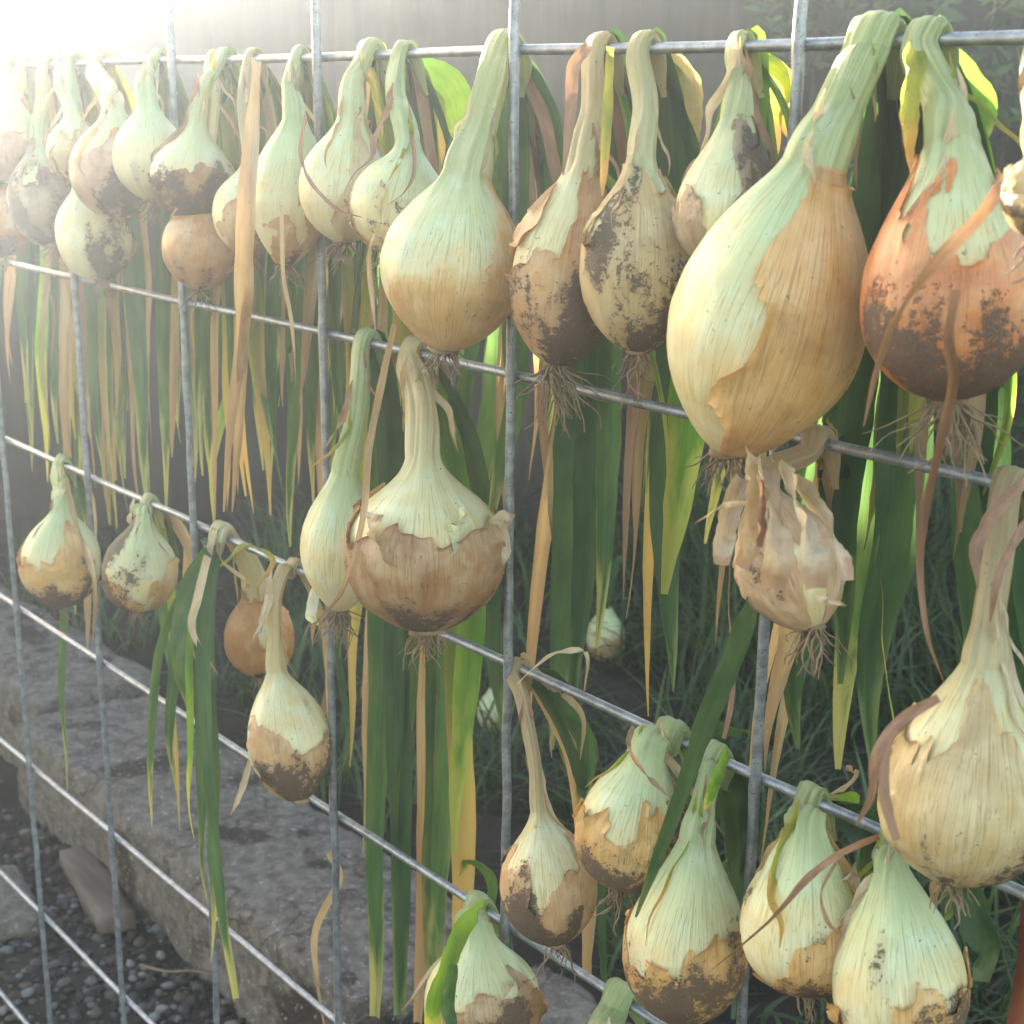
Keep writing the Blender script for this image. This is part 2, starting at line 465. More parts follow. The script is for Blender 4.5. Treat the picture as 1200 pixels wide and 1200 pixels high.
def rough_block(name, x0, x1, y0, y1, z0, z1, mat, amp=0.011, seg=0.013, seed=0, chip=0.02, parent=None, rotz=0, tilt=0):
    nx, ny, nz = [max(2, int((b - a) / seg)) for a, b in ((x0, x1), (y0, y1), (z0, z1))]
    cx, cy, cz = (x0 + x1) / 2, (y0 + y1) / 2, (z0 + z1) / 2
    hx, hy, hz = (x1 - x0) / 2, (y1 - y0) / 2, (z1 - z0) / 2
    idx, V, Fc = {}, [], []
    def vid(i, j, k):
        if (i, j, k) not in idx:
            idx[(i, j, k)] = len(V)
            p = Vector((-hx + 2 * hx * i / nx, -hy + 2 * hy * j / ny, -hz + 2 * hz * k / nz))
            d = [hx - abs(p.x), hy - abs(p.y), hz - abs(p.z)]
            d.sort()
            sv = Vector((cx + seed, cy, cz))
            e = max(0, 1 - d[1] / chip)
            q = p + Vector((cx + seed, cy, cz))
            nv = Vector((p.x / hx, p.y / hy, p.z / hz))
            nv = Vector((nv.x ** 5, nv.y ** 5, nv.z ** 5))
            if nv.length > 1e-6: nv.normalize()
            dsp = amp * (noise.fractal(q * 9, 1, 2, 4)) + amp * .35 * noise.noise(q * 60)
            dsp -= chip * .55 * e * e * (0.6 + noise.noise(q * 16))
            p = p + nv * dsp
            V.append(p)
        return idx[(i, j, k)]
    for i in range(nx):
        for j in range(ny):
            Fc.append((vid(i, j, 0), vid(i, j + 1, 0), vid(i + 1, j + 1, 0), vid(i + 1, j, 0)))
            Fc.append((vid(i, j, nz), vid(i + 1, j, nz), vid(i + 1, j + 1, nz), vid(i, j + 1, nz)))
    for i in range(nx):
        for k in range(nz):
            Fc.append((vid(i, 0, k), vid(i + 1, 0, k), vid(i + 1, 0, k + 1), vid(i, 0, k + 1)))
            Fc.append((vid(i, ny, k), vid(i, ny, k + 1), vid(i + 1, ny, k + 1), vid(i + 1, ny, k)))
    for j in range(ny):
        for k in range(nz):
            Fc.append((vid(0, j, k), vid(0, j, k + 1), vid(0, j + 1, k + 1), vid(0, j + 1, k)))
            Fc.append((vid(nx, j, k), vid(nx, j + 1, k), vid(nx, j + 1, k + 1), vid(nx, j, k + 1)))
    rm = Matrix.Rotation(R(rotz), 3, 'Z') @ Matrix.Rotation(R(tilt), 3, 'Y')
    o = mesh_obj(name, [rm @ v for v in V], Fc, mat)
    o.location = (cx, cy, cz)
    return o
KG = 'rough stone blocks edging the garden bed'
tag(rough_block('stone_block', -1.62, -0.60, 0.30, 0.53, -.03, .150, MAT['stone'], seed=1, rotz=2), 'long grey stone block edging the bed behind two small dirty onions', 'stone block', KG)
tag(rough_block('stone_block', -0.56, 0.44, 0.255, 0.49, -.03, .150, MAT['stone'], seed=5, rotz=-1), 'cracked pale topped stone block beside the plank on the gravel', 'stone block', KG)
tag(rough_block('stone_block', 0.47, 1.45, 0.27, 0.50, -.03, .125, MAT['stone'], seed=9, rotz=.5), 'low grey stone block behind the onions on the lowest hanging row', 'stone block', KG)
p = atz(112, 1040, 0.02)
tag(rough_block('wood_plank', p.x - .115, p.x + .115, p.y - .026, p.y + .026, .006, .034, MAT['plank'], amp=.003, seg=.009, chip=.006, rotz=-10, tilt=0), 'short weathered brown plank lying on the gravel by the stone block', 'plank')
p = atz(12, 1065, 0.015)
tag(rough_block('flat_stone', p.x - .10, p.x + .075, p.y - .035, p.y + .035, .003, .034, MAT['stone'], amp=.006, seg=.009, chip=.012, rotz=-12, seed=20), 'flat pale grey stone lying on the gravel', 'stone')

# fence of upright boards, square to the line of sight
FC = Vector((-1.10, 1.76, 0)); FD = Vector((0.643, 0.766, 0)).normalized(); FN = Vector((FD.y, -FD.x, 0))
FH = 1.44
fence = empty('board_fence', FC)
tag(fence, 'tall dark fence of upright weathered boards behind the garden', 'fence')
bw, gap = 0.148, -0.006
nb0, nb1 = -22, 34
for i in range(nb0, nb1):
    s0 = i * (bw + gap)
    h = FH + rnd(-.012, .012); dz = rnd(-.002, .002) - (.012 if i % 2 else 0); th = 0.009
    V = []
    for s in (s0, s0 + bw):
        for d in (dz, dz - th):
            for z in (-0.02, h):
                V.append(FC + FD * s + FN * d + Vector((0, 0, z)))
    Fc = [(0, 1, 5, 4), (2, 6, 7, 3), (0, 2, 3, 1), (4, 5, 7, 6), (1, 3, 7, 5), (0, 4, 6, 2)]
    mesh_obj('board', V, Fc, MAT['board'], fence, smooth=False)
for z in (0.4, 1.55):
    V = []
    for s in (nb0 * (bw + gap), nb1 * (bw + gap)):
        for d in (-.026, -.066):
            for dz in (0, .09):
                V.append(FC + FD * s + FN * d + Vector((0, 0, z + dz)))
    mesh_obj('rail', V, [(0, 1, 5, 4), (2, 6, 7, 3), (0, 2, 3, 1), (4, 5, 7, 6), (1, 3, 7, 5), (0, 4, 6, 2)], MAT['rail'], fence, smooth=False)

# hedge in front of the fence on its right-hand stretch
def hedge():
    root = empty('ivy_hedge', FC + FD * 1.9 + FN * .25)
    tag(root, 'dark leafy hedge climbing over the board fence', 'hedge')
    V, Fc, T = [], [], []
    for i in range(15000):
        s = 0.30 + 4.2 * random.random() ** 1.1
        edge = noise.noise(Vector((s * 2.2, 0, 4)))
        z = rnd(0.08, 1.50)
        dm = 0.10 + 0.26 * sstep(0.25, 1.2, s) + 0.14 * noise.noise(Vector((s * 3, z * 3, 9)))
        if s < 0.55 + .25 * noise.noise(Vector((z * 4, 2, 2))): continue
        if noise.noise(Vector((s * 5, z * 5, 1))) < -0.28: continue
        d = 0.02 + dm * random.random() ** 0.5
        c = FC + FD * s + FN * d + Vector((0, 0, z))
        L = rnd(.018, .042); W = L * rnd(.28, .42)
        ax = Vector((rnd(-1, 1), rnd(-1, 1), rnd(-1.0, .5))).normalized()
        bx = ax.cross(Vector((rnd(-1, 1), rnd(-1, 1), rnd(-1, 1)))).normalized()
        nn = ax.cross(bx)
        o = len(V)
        V += [c - ax * L, c - bx * W + nn * W * .3, c + ax * L * 1.1, c + bx * W + nn * W * .3]
        tn = random.random() ** 2
        T += [tn] * 4
        Fc += [(o, o + 1, o + 2), (o, o + 2, o + 3)]
    f = mesh_obj('foliage', V, Fc, MAT['hedge'], root, smooth=False, attrs={'tone': T})
    f['kind'] = 'stuff'
    for i in range(9):
        s = 0.7 + i * .42
        pts = [FC + FD * (s + rnd(-.05, .05)) + FN * rnd(.05, .15) + Vector((0, 0, z)) for z in (0.02, .4, .8, 1.2, 1.6)]
        v, fc = tube(catmull(pts, 4), lambda t: .013 * (1 - .7 * t), 6)
        mesh_obj('stem', v, fc, MAT['bark'], root)
hedge()

# low leafy growth in the bed
def cover():
    V, Fc, T = [], [], []
    def blade(x, y, z, L, w, az, lean, tone):
        o = len(V)
        d = Vector((math.cos(az), math.sin(az), 0)); sdv = Vector((-math.sin(az), math.cos(az), 0))
        n = 5
        for k in range(n + 1):
            t = k / n
            p = Vector((x, y, z)) + d * (L * lean * t * t) + Vector((0, 0, L * (t - lean * .55 * t * t)))
            ww = w * (1 - t) ** .6 * (.6 + .4 * min(1, t * 4))
            V.append(p - sdv * ww); V.append(p + sdv * ww)
            T.append(tone); T.append(tone)
        for k in range(n):
            a = o + 2 * k
            Fc.append((a, a + 1, a + 3, a + 2))
    # clumps of fine arching blades
    cl = 0
    while cl < 460:
        x, y = rnd(-1.6, 2.2), rnd(.58, 2.6)
        dv = Vector((x, y, 0)) - FC
        if dv.dot(FN) < 0.12: continue
        az = math.degrees(math.atan2(x - CAM.x, y - CAM.y))
        if az < -60 and random.random() < .8: continue
        cl += 1
        n = random.randint(14, 34); H = rnd(.12, .34) * (1.15 if az > -45 else .8) * (1 + 1.0 * sstep(1.0, 2.2, y)); tone = rnd(0, .8)
        for k in range(n):
            blade(x + rnd(-.05, .05), y + rnd(-.05, .05), .06, H * rnd(.5, 1.1), rnd(.0018, .0048), rnd(0, 6.28), rnd(.2, 1.0), max(0, min(1, tone + rnd(-.3, .3))))
    # curly weeds of small leaves
    for k in range(2600):
        x, y = rnd(-.9, 2.2), rnd(.55, 2.4)
        dv = Vector((x, y, 0)) - FC
        if dv.dot(FN) < 0.12: continue
        if noise.noise(Vector((x * 4, y * 4, 7))) < -.02: continue
        az = math.degrees(math.atan2(x - CAM.x, y - CAM.y))
        if az < -50: continue
        blade(x, y, rnd(.05, .16), rnd(.025, .07), rnd(.003, .007), rnd(0, 6.28), rnd(.6, 1.3), random.random() ** 2)
    return mesh_obj('ground_cover', V, Fc, MAT['cover'], attrs={'tone': T})
tag(cover(), 'dark green weeds and grassy growth covering the garden bed', 'plants', kind='stuff')

# ------------------------------------------------------------------ wire panel
PITCH = 0.2; ROW = 0.2 * 0.907285; TOPZ = 1.15; WR = 0.0029
def row_z(j): return TOPZ - (j - 1) * ROW
panel = empty('wire_panel', (0.8, 0, 0))
tag(panel, 'galvanised welded wire panel that the onions hang on', 'wire panel')
for j in range(0, 8):
    z = row_z(j)
    path = [Vector((-0.62 + k * 0.07, 0.0012 * noise.noise(Vector((k * .4, j * 7, 1))), z + 0.0022 * noise.noise(Vector((k * .33, j * 3, 5))))) for k in range(38)]
    v, f = tube(path, WR, 10)
    mesh_obj('horizontal_wire', v, f, MAT['wire'], panel)
for i in range(-3, 10):
    x = i * PITCH
    path = [Vector((x + 0.0022 * noise.noise(Vector((k * .3, i * 5, 2))), -2 * WR + .0006, -0.03 + k * .0125)) for k in range(117)]
    wd_ = [row_z(j) for j in range(0, 8)]
    v, f = tube(path, lambda t: WR * (1 + .30 * max(0, 1 - min(abs(-0.03 + t * 1.45 - q) for q in wd_) / .009)), 10)
    mesh_obj('vertical_wire', v, f, MAT['wire'], panel)

# ------------------------------------------------------------------ onions
def leaf(parent, path, w, col, twist0=0.0, twist1=0.0, fold=0.25, name='leaf', wavy=0.0, base=0.5, tip=0.0, seed=0, ripple=.18):
    """a strap-shaped leaf swept along a path of world points"""
    n = len(path)
    V, Fc, UVs = [], [], []
    us = (-1, -.5, 0, .5, 1)
    ref = Vector((1, 0, 0))
    L = 0
    for i, p in enumerate(path):
        t = i / (n - 1)
        tg = (path[min(i + 1, n - 1)] - path[max(i - 1, 0)]).normalized()
        sd_ = ref - tg * ref.dot(tg)
        if sd_.length < .2: sd_ = Vector((0, 1, 0)) - tg * tg.y
        sd_.normalize()
        nn = tg.cross(sd_)
        a = twist0 + (twist1 - twist0) * t + wavy * noise.noise(Vector((t * 5, seed, 1)))
        wd = sd_ * math.cos(a) + nn * math.sin(a)
        nr = tg.cross(wd)
        ww = w * .5 * (base + (1 - base) * sstep(0, .18, t)) * (1 - (1 - tip) * max(0, (t - .55) / .45) ** 1.6)
        ww *= 1 + .16 * noise.noise(Vector((t * 7, seed, 5)))
        if i: L += (p - path[i - 1]).length
        fd = fold * (1 + .8 * noise.noise(Vector((t * 3, seed, 9))))
        for u in us:
            ed = 1 + .10 * noise.noise(Vector((t * 22, seed + u * 3, 5)))
            V.append(p + wd * (u * ww * ed) + nr * (fd * ww * (abs(u) ** 1.5 - .4) + ripple * ww * noise.noise(Vector((t * 12, u * 2, seed)))))
            UVs.append((u * .5 + .5, t, L * 8))
    for i in range(n - 1):
        for k in range(4):
            a = i * 5 + k
            Fc.append((a, a + 1, a + 6, a + 5))
    return mesh_obj(name, V, Fc, MAT[col], parent, attrs={'luv': UVs})

PROF = [(0, .10), (.02, .26), (.05, .41), (.10, .59), (.18, .79), (.27, .92), (.36, .985), (.44, 1.0), (.53, .98), (.61, .915), (.68, .81), (.74, .68), (.80, .52), (.86, .36), (.91, .25), (.96, .17), (1.0, .12)]
TEAR = [(0, .10), (.02, .22), (.05, .35), (.10, .51), (.18, .71), (.27, .87), (.36, .965), (.44, 1.0), (.53, .985), (.61, .935), (.69, .84), (.77, .70), (.84, .55), (.90, .40), (.95, .29), (1.0, .20)]
FLAT = [(0, .14), (.02, .34), (.05, .53), (.10, .72), (.17, .87), (.26, .965), (.35, 1.0), (.45, .995), (.54, .945), (.62, .84), (.69, .69), (.75, .53), (.81, .38), (.87, .26), (.93, .17), (1.0, .09)]
CONE = [(0, .14), (.02, .33), (.05, .50), (.10, .68), (.18, .86), (.27, .96), (.36, 1.0), (.45, .985), (.54, .93), (.62, .83), (.70, .70), (.78, .55), (.86, .41), (.93, .30), (1.0, .21)]
SKIN = {'tan': (0.66, 0.38, 0.18), 'gold': (0.80, 0.48, 0.18), 'brown': (0.42, 0.22, 0.10), 'red': (0.78, 0.26, 0.075), 'pink': (0.60, 0.37, 0.25), 'paper': (0.66, 0.44, 0.29), 'straw': (0.66, 0.50, 0.26), 'grey': (0.36, 0.27, 0.20), 'orange': (0.62, 0.29, 0.09)}
VR = Vector((c_r.x, c_r.y, 0)).normalized()
VT = Vector((-c_f.x, -c_f.y, 0)).normalized()

def roots(parent, base, axis, r, n, L, seed):
    V, Fc = [], []
    rs = random.Random(seed)
    for k in range(n):
        a = rs.uniform(0, 6.28); d = Vector((math.cos(a), math.sin(a), 0)) * rs.uniform(.1, 1) * r
        ln = L * rs.uniform(.25, .85)
        q = base + d * .8 - axis * .002 + Vector((0, 0, .004))
        dr = (d.normalized() * rs.uniform(.1, .9) + Vector((0, 0, -1))).normalized()
        pts = [q]
        for s in range(6):
            dr = (dr + Vector((rs.uniform(-.6, .6), rs.uniform(-.6, .6), rs.uniform(-.5, .25)))).normalized()
            q = q + dr * ln / 6
            pts.append(q)
        rr = rs.uniform(.0004, .0009)
        v, f = tube(catmull(pts, 2), lambda t: rr * (1 - .6 * t), 4, closed_ends=False)
        o = len(V); V += v; Fc += [tuple(i + o for i in x) for x in f]
    # the woody plate that the roots grow from
    iv, jf = ICO2
    o = len(V)
    for p in iv: V.append(base + Vector((p.x * r * 1.1, p.y * r * 1.1, p.z * r * .55)) * (1 + .3 * noise.noise(p * 3 + base * 50)) + Vector((0, 0, .002)))
    Fc += [tuple(i + o for i in f) for f in jf]
    t = mesh_obj('root_tuft', V, Fc, MAT['root'], parent)
    t['kind'] = 'stuff'

NON = [0]
GROUP = 'onions hung by their leaves on the wire panel'
def onion(label, row, base, sh, w, hook, nw, leaves=(), side=-1, mids=(), skin='tan', sk=(-.1, 0, -.6), dirt=(-.5, 0, -.6), green=.8, dry=0.0,
          prof=PROF, rootn=26, rootl=.03, flaps=(), paths=(), over=0.024, crinkle=.012, yoff=None, seed=None, auto=6, flat=1.0, lump=.06, shell=True, group=GROUP, wind=0.0):
    NON[0] += 1
    sd_ = NON[0] if seed is None else seed
    rs = random.Random(sd_ * 13 + 1)
    # size and place of the bulb
    cpx = (base[0] + (sh[0] - base[0]) * .4, base[1] + (sh[1] - base[1]) * .4)
    y0 = side * .03
    for _ in range(3):
        c = at(cpx[0], cpx[1], y0)
        Rb = px2m(c, w / 2)
        y0 = side * (Rb * .93 + .006) if yoff is None else yoff
    B = at(base[0], base[1], y0)
    ysh = y0 * .8 if yoff is None else y0
    S = at(sh[0], sh[1], ysh)
    wz = row_z(row)
    # x of the wire point seen at pixel column `hook`
    lo, hi = -0.6, 1.9
    for _ in range(50):
        mid = (lo + hi) / 2
        d = Vector((mid, 0, wz)) - CAM
        px = 600 + F_PX * d.dot(c_r) / d.dot(c_f)
        if px < hook: lo = mid
        else: hi = mid
    hx = (lo + hi) / 2
    Hk = Vector((hx, 0, wz))
    na = px2m(Hk, nw / 2)          # half width of the neck along the wire
    nbk = na * .42                 # half thickness where it folds over
    e = WR + nbk
    ctrl = [B, B.lerp(S, .5), S]
    def un(a, b): return (a ** 2.6 + b ** 2.6) ** (1 / 2.6)
    rad = [None, None, (un(prof[-1][1] * Rb, na * 1.08), un(prof[-1][1] * Rb * flat, na * .92))]
    for (mx, my, fr) in mids:
        ctrl.append(at(mx, my, ysh + (side * e - ysh) * fr)); rad.append((na, na * .75))
    f0 = Vector((hx, side * e, wz - .004))
    if not mids:
        ctrl.append(S.lerp(f0, .55) + Vector((0, side * .004, 0))); rad.append((na * .98, na * .74))
    ctrl += [f0, Vector((hx, 0, wz + e)), Vector((hx + .002, -side * e, wz - .004)), Vector((hx + .004 * rs.uniform(-1, 2), -side * (e + .006), wz - over))]
    rad += [(na, nbk * 1.1), (na * 1.05, nbk), (na * 1.0, nbk * .9), (na * .35, nbk * .3)]
    root = empty('onion', B)
    tag(root, label, 'onion', group)
    NB, NA = 44, 56
    # spine: bulb part then neck part
    sub = 22
    sp = catmull(ctrl, sub)
    nb_ring = 2 * sub
    ring_data = []
    for i, p in enumerate(sp):
        tg = (sp[min(i + 1, len(sp) - 1)] - sp[max(i - 1, 0)]).normalized()
        if i <= nb_ring:
            t = i / nb_ring
            k = sstep(.3, .9, t)
            rp = lerp_tab(prof, t) * Rb
            ra = un(rp, na * 1.08 * k); rb_ = un(rp * flat, na * .92 * k)
            h = t
        else:
            j = (i - nb_ring) / sub + 2
            a = min(int(j), len(ctrl) - 2); fr = j - a
            fr = fr * fr * (3 - 2 * fr)
            ra = rad[a][0] + (rad[a + 1][0] - rad[a][0]) * fr
            rb_ = rad[a][1] + (rad[a + 1][1] - rad[a][1]) * fr
            h = 1 + (i - nb_ring) / (len(sp) - 1 - nb_ring)
        ring_data.append((p, tg, ra, rb_, h))
    so = Vector((sd_ * 3.7, sd_ * 1.3, sd_ * 7.1))
    ax = (S - B).normalized()
    def ring(i):
        p, tg, ra, rb_, h = ring_data[i]
        sdv = Vector((1, 0, 0)); sdv = (sdv - tg * sdv.dot(tg)).normalized()
        nn = tg.cross(sdv)
        out = []
        for k in range(NA):
            an = 2 * math.pi * k / NA
            ca, sa = math.cos(an), math.sin(an)
            dr = sdv * ca + nn * sa
            q = Vector((ca * 1.2, sa * 1.2, h * 1.8)) + so
            lumpy = 1 + lump * noise.noise(q) + .018 * noise.noise(Vector((ca * 4, sa * 4, h * .6)) + so)
            nk = sstep(.8, 1.05, h)
            lumpy += nk * (.10 * noise.noise(Vector((ca * 7, sa * 7, h * 3)) + so) + .16 * noise.noise(Vector((ca * 1.6, sa * 1.6, h * 1.6)) + so) + .20 * noise.noise(Vector((ca * 3.2, sa * 3.2, h * .9)) + so) - .12 * abs(noise.noise(Vector((ca * 6, sa * 6, h * 1.3)) + so)))
            if h <= 1.0: lumpy += crinkle * sstep(0, .15, h) * (noise.noise(Vector((ca * 3.1, sa * 3.1, h * 6)) + so) + 1.3 * abs(noise.noise(Vector((ca * 6, sa * 6, h * 9)) + so)))
            v = p + sdv * (ca * ra * lumpy) + nn * (sa * rb_ * lumpy)
            # fields that drive skin and soil
            nv = (dr + tg * (h - .42) * 1.7 * (1 if h < 1 else 0)).normalized() if h <= 1 else dr
            up = (h - .42) * 2.0
            rt = dr.dot(VR)
            nz = noise.fractal(Vector((ca * 1.0, sa * 1.0, h * 1.7)) + so * 1.7, .8, 2, 5)
            fs = sk[0] + sk[1] * rt + sk[2] * up * .85 + .6 * nz
            fdt = dirt[0] + dirt[1] * rt + dirt[2] * up + .85 * noise.fractal(Vector((ca * 1.3, sa * 1.3, h * 2.4)) + so * 2.3, 1, 2, 3)
            if h > 1: fs = min(fs, -.2 + .25 * nz); fdt -= .5
            out.append((v, fs, fdt, (ca, sa, h), dr))
        return out
    def skin_mesh(name, i0, i1, cap0, cap1):
        V, FS, FDt, HT, VE = [], [], [], [], []
        for i in range(i0, i1 + 1):
            for (v, a, b, ve, dr) in ring(i):
                V.append(v); FS.append(a - (.22 if shell else 0)); FDt.append(b); HT.append(ve[2]); VE.append(ve)
        n = i1 - i0
        Fc = []
        for i in range(n):
            for k in range(NA):
                k2 = (k + 1) % NA
                Fc.append((i * NA + k, i * NA + k2, (i + 1) * NA + k2, (i + 1) * NA + k))
        if cap0: Fc.append(tuple(range(NA - 1, -1, -1)))
        if cap1: Fc.append(tuple(n * NA + k for k in range(NA)))
        o = mesh_obj(name, V, Fc, MAT['onion'], root, attrs={'skin': FS, 'dirt': FDt, 'ht': HT, 'vein': VE})
        o['green'] = green; o['dry'] = dry
        o.color = (*SKIN[skin], 1)
        return o
    def outer_skin(level, name):
        # the dry outer skin: a real sheet over the bulb, cut along its torn edge and lifting there
        VV, AT, Fc, cache = [], [], [], {}
        rows = [ring(i) for i in range(1, nb_ring)]
        n = len(rows)
        def val(i, k):
            v, fs, fd, ve, dr = rows[i][k]
            q = Vector((ve[0] * 5, ve[1] * 5, ve[2] * 7)) + so
            f = fs - level + .11 * noise.noise(q) + .03 * noise.noise(q * 2.7)
            return min(f, (n - 1 - i) * .05 - .04)
        fld = [[val(i, k) for k in range(NA)] for i in range(n)]
        def vert(i, k):
            if (i, k) not in cache:
                v, fs, fd, ve, dr = rows[i][k]; f = fld[i][k]
                cr = max(0, .35 + noise.noise(Vector((ve[0] * 2, ve[1] * 2, ve[2] * 3)) + so * 3))
                off = Rb * (.014 + .10 * cr * math.exp(-max(f, 0) / .05))
                cache[(i, k)] = len(VV)
                VV.append(v + dr * off); AT.append((fd, ve))
            return cache[(i, k)]
        def cut(a, b):
            key = (a, b) if a < b else (b, a)
            if key not in cache:
                (ia, ka), (ib, kb) = key
                fa, fb = fld[ia][ka], fld[ib][kb]
                t = fa / (fa - fb)
                A, B_ = rows[ia][ka], rows[ib][kb]
                v = A[0].lerp(B_[0], t); ve = A[3]; dr = (A[4] + B_[4]).normalized()
                cr = max(0, .35 + noise.noise(Vector((ve[0] * 2, ve[1] * 2, ve[2] * 3)) + so * 3))
                cache[key] = len(VV)
                VV.append(v + dr * Rb * (.014 + .13 * cr)); AT.append((A[2], tuple(x + (y - x) * t for x, y in zip(A[3], B_[3]))))
            return cache[key]
        for i in range(n - 1):
            for k in range(NA):
                k2 = (k + 1) % NA
                for tri in (((i, k), (i, k2), (i + 1, k2)), ((i, k), (i + 1, k2), (i + 1, k))):
                    poly = []
                    for a, b in zip(tri, tri[1:] + tri[:1]):
                        fa, fb = fld[a[0]][a[1]] > 0, fld[b[0]][b[1]] > 0
                        if fa: poly.append(vert(*a))
                        if fa != fb: poly.append(cut(a, b))
                    if len(poly) > 2: Fc.append(tuple(poly))
        # keep the one sheet that hangs together
        par = list(range(len(VV)))
        def find(a):
            while par[a] != a:
                par[a] = par[par[a]]; a = par[a]
            return a
        for f in Fc:
            r0 = find(f[0])
            for q in f[1:]: par[find(q)] = r0
        cnt = {}
        for f in Fc: cnt[find(f[0])] = cnt.get(find(f[0]), 0) + 1
        if not cnt or max(cnt.values()) < 20: return
        keep = max(cnt, key=cnt.get)
        Fc = [f for f in Fc if find(f[0]) == keep]
        used = sorted({q for f in Fc for q in f}); mp = {q: i for i, q in enumerate(used)}
        VV = [VV[q] for q in used]; AT = [AT[q] for q in used]; Fc = [tuple(mp[q] for q in f) for f in Fc]
        o = mesh_obj(name, VV, Fc, MAT['onion'], root, attrs={'skin': [.55] * len(VV), 'dirt': [a[0] for a in AT], 'ht': [a[1][2] for a in AT], 'vein': [a[1] for a in AT]})
        o['green'] = green; o['dry'] = dry
        o.color = (*SKIN[skin], 1)
    if shell: outer_skin(.02, 'outer_skin')
    skin_mesh('bulb', 0, nb_ring, True, False)
    skin_mesh('neck', nb_ring, len(sp) - 1, False, True)
    if rootn: roots(root, B, ax, Rb * .2, rootn, rootl, sd_)
    # leaves on the far side of the wire
    st = Vector((hx, -side * (e * .9), wz - .003))
    lv = list(leaves)
    xtra = 5 if row == 1 else (3 if row == 2 else 1)
    for k in range(xtra if hook > 330 else 2):
        lv.append((hook + rs.uniform(-25, 70), 66 + 150 * (row - 1) + rs.uniform(250, 640), rs.uniform(.25, .6) * nw, rs.choice('GGDDBYTTTR')))
    for k in range(auto):
        ex = hook + rs.uniform(8, 60); ey = 66 + 150 * (row - 1) + rs.uniform(330, 560)
        lv.append((ex, ey, max(13, rs.uniform(.5, .8) * nw), rs.choice('GGGBBYYTTR')))
    for q, (ex, ey, wp, col) in enumerate(lv):
        yb = -side * rs.uniform(.022, .075)
        E_ = at(ex, ey, yb)
        n = 30; path = []; kink = rs.uniform(.25, .8); kd = Vector((rs.uniform(-.014, .014), rs.uniform(-.01, .01), 0)) if rs.random() < .55 else Vector()
        xo = rs.uniform(-.6, .6) * na
        path.append(Vector((hx + xo, 0, wz + e * 1.02))); path.append(Vector((hx + xo, -side * e * .6, wz + e * .75)))
        ph = rs.uniform(0, 50)
        for i in range(n + 1):
            t = i / n
            x = st.x + xo + (E_.x - st.x - xo) * (1 - (1 - t) ** 2.2)
            y = st.y + (yb - st.y) * (1 - (1 - t) ** 4)
            z = st.z + (E_.z - st.z) * (t ** 1.05)
            am = .011 * t
            path.append(Vector((x + am * noise.noise(Vector((t * 3, ph, 1))), y + am * noise.noise(Vector((t * 3, ph, 7))), z)) + kd * max(0, t - kink) / (1 - kink + .01))
        a0 = rs.uniform(-1.45, -.3)
        dv_ = rs.uniform(-1.2, 1.2)
        if wp >= 28: a0 = rs.uniform(-1.15, -.6); dv_ *= .35
        leaf(root, path, px2m(E_, wp) * rs.uniform(.95, 1.35), col, a0, a0 + dv_, rs.uniform(.2, .7), seed=rs.uniform(0, 99), wavy=.5, base=.55, tip=rs.choice((.03, .07, .14)) if ey < 1150 else .5)
    for (pts, ys, wp, col, *ex) in paths:
        ys = ys if isinstance(ys, (list, tuple)) else [ys] * len(pts)
        P3 = [at(a, b, y) for (a, b), y in zip(pts, ys)]
        nm = ex[0] if ex else 'leaf'
        tw = ex[1] if len(ex) > 1 else .6
        leaf(root, catmull(P3, 7), px2m(P3[len(P3) // 2], wp), col, -tw - .2, -tw + rs.uniform(-.5, .4), rs.uniform(.2, .7), name=nm, seed=rs.uniform(0, 99), wavy=.7, base=.75, tip=(.65 if nm == 'skin_flap' and wp > 15 else .12), ripple=.4 if nm == 'skin_flap' else .2)
    # shreds of dried sheath peeling from the neck
    if hook > 60:
        for k in range(3):
            i0 = nb_ring + rs.randint(-4, int(.55 * (len(sp) - nb_ring) * .6))
            p0, tg0, ra0, rb0, h0 = ring_data[i0]
            an = rs.uniform(-1.3, 1.3)
            n0 = (VT * math.cos(an) + VR * math.sin(an)).normalized()
            q = p0 + n0 * (ra0 * .9); dr = (n0 * rs.uniform(.2, .8) + VR * rs.uniform(-.3, .3) + Vector((0, 0, -.8))).normalized()
            P3 = [p0 + n0 * (ra0 * .55) + Vector((0, 0, .014)), p0 + n0 * (ra0 * .85) + Vector((0, 0, .006)), q]
            ln = rs.uniform(.02, .065)
            for st_ in range(5):
                dr = (dr + Vector((rs.uniform(-.5, .5), rs.uniform(-.5, .5), rs.uniform(-.5, .2)))).normalized()
                q = q + dr * ln / 5
                tt = max(0, min(1, (q - B).dot(ax) / (S - B).length)); cq = B + ax * (tt * (S - B).length)
                rq = (q - cq); lim = max(lerp_tab(prof, tt) * Rb * 1.06, na) + .002
                if rq.length < lim: q = cq + rq.normalized() * lim
                P3.append(q)
            leaf(root, catmull(P3, 4), rs.choice((.002, .0025, .003, .005)), rs.choice('PPRTY'), -.9, -.9 + rs.uniform(-1.5, 1.5), .5, name='dried_shred', seed=rs.uniform(0, 99), wavy=1.2, base=.15, tip=.1)
    # loose papery skin curling off the bulb: (angle to the right, height, length, width, colour)
    for (fa, fh, fl, fw, col) in flaps:
        n0 = (VT * math.cos(fa) + VR * math.sin(fa)).normalized()
        c0 = B.lerp(S, fh)
        rr = lerp_tab(prof, fh) * Rb * 1.03
        q = c0 + n0 * rr
        P3 = [q - ax * (.35 * fl * Rb) - n0 * (.05 * Rb), q, q + ax * (.3 * fl * Rb) + n0 * (.03 * fl * Rb), q + ax * (.45 * fl * Rb) + n0 * (.10 * fl * Rb), q + ax * (.46 * fl * Rb) + n0 * (.2 * fl * Rb)]
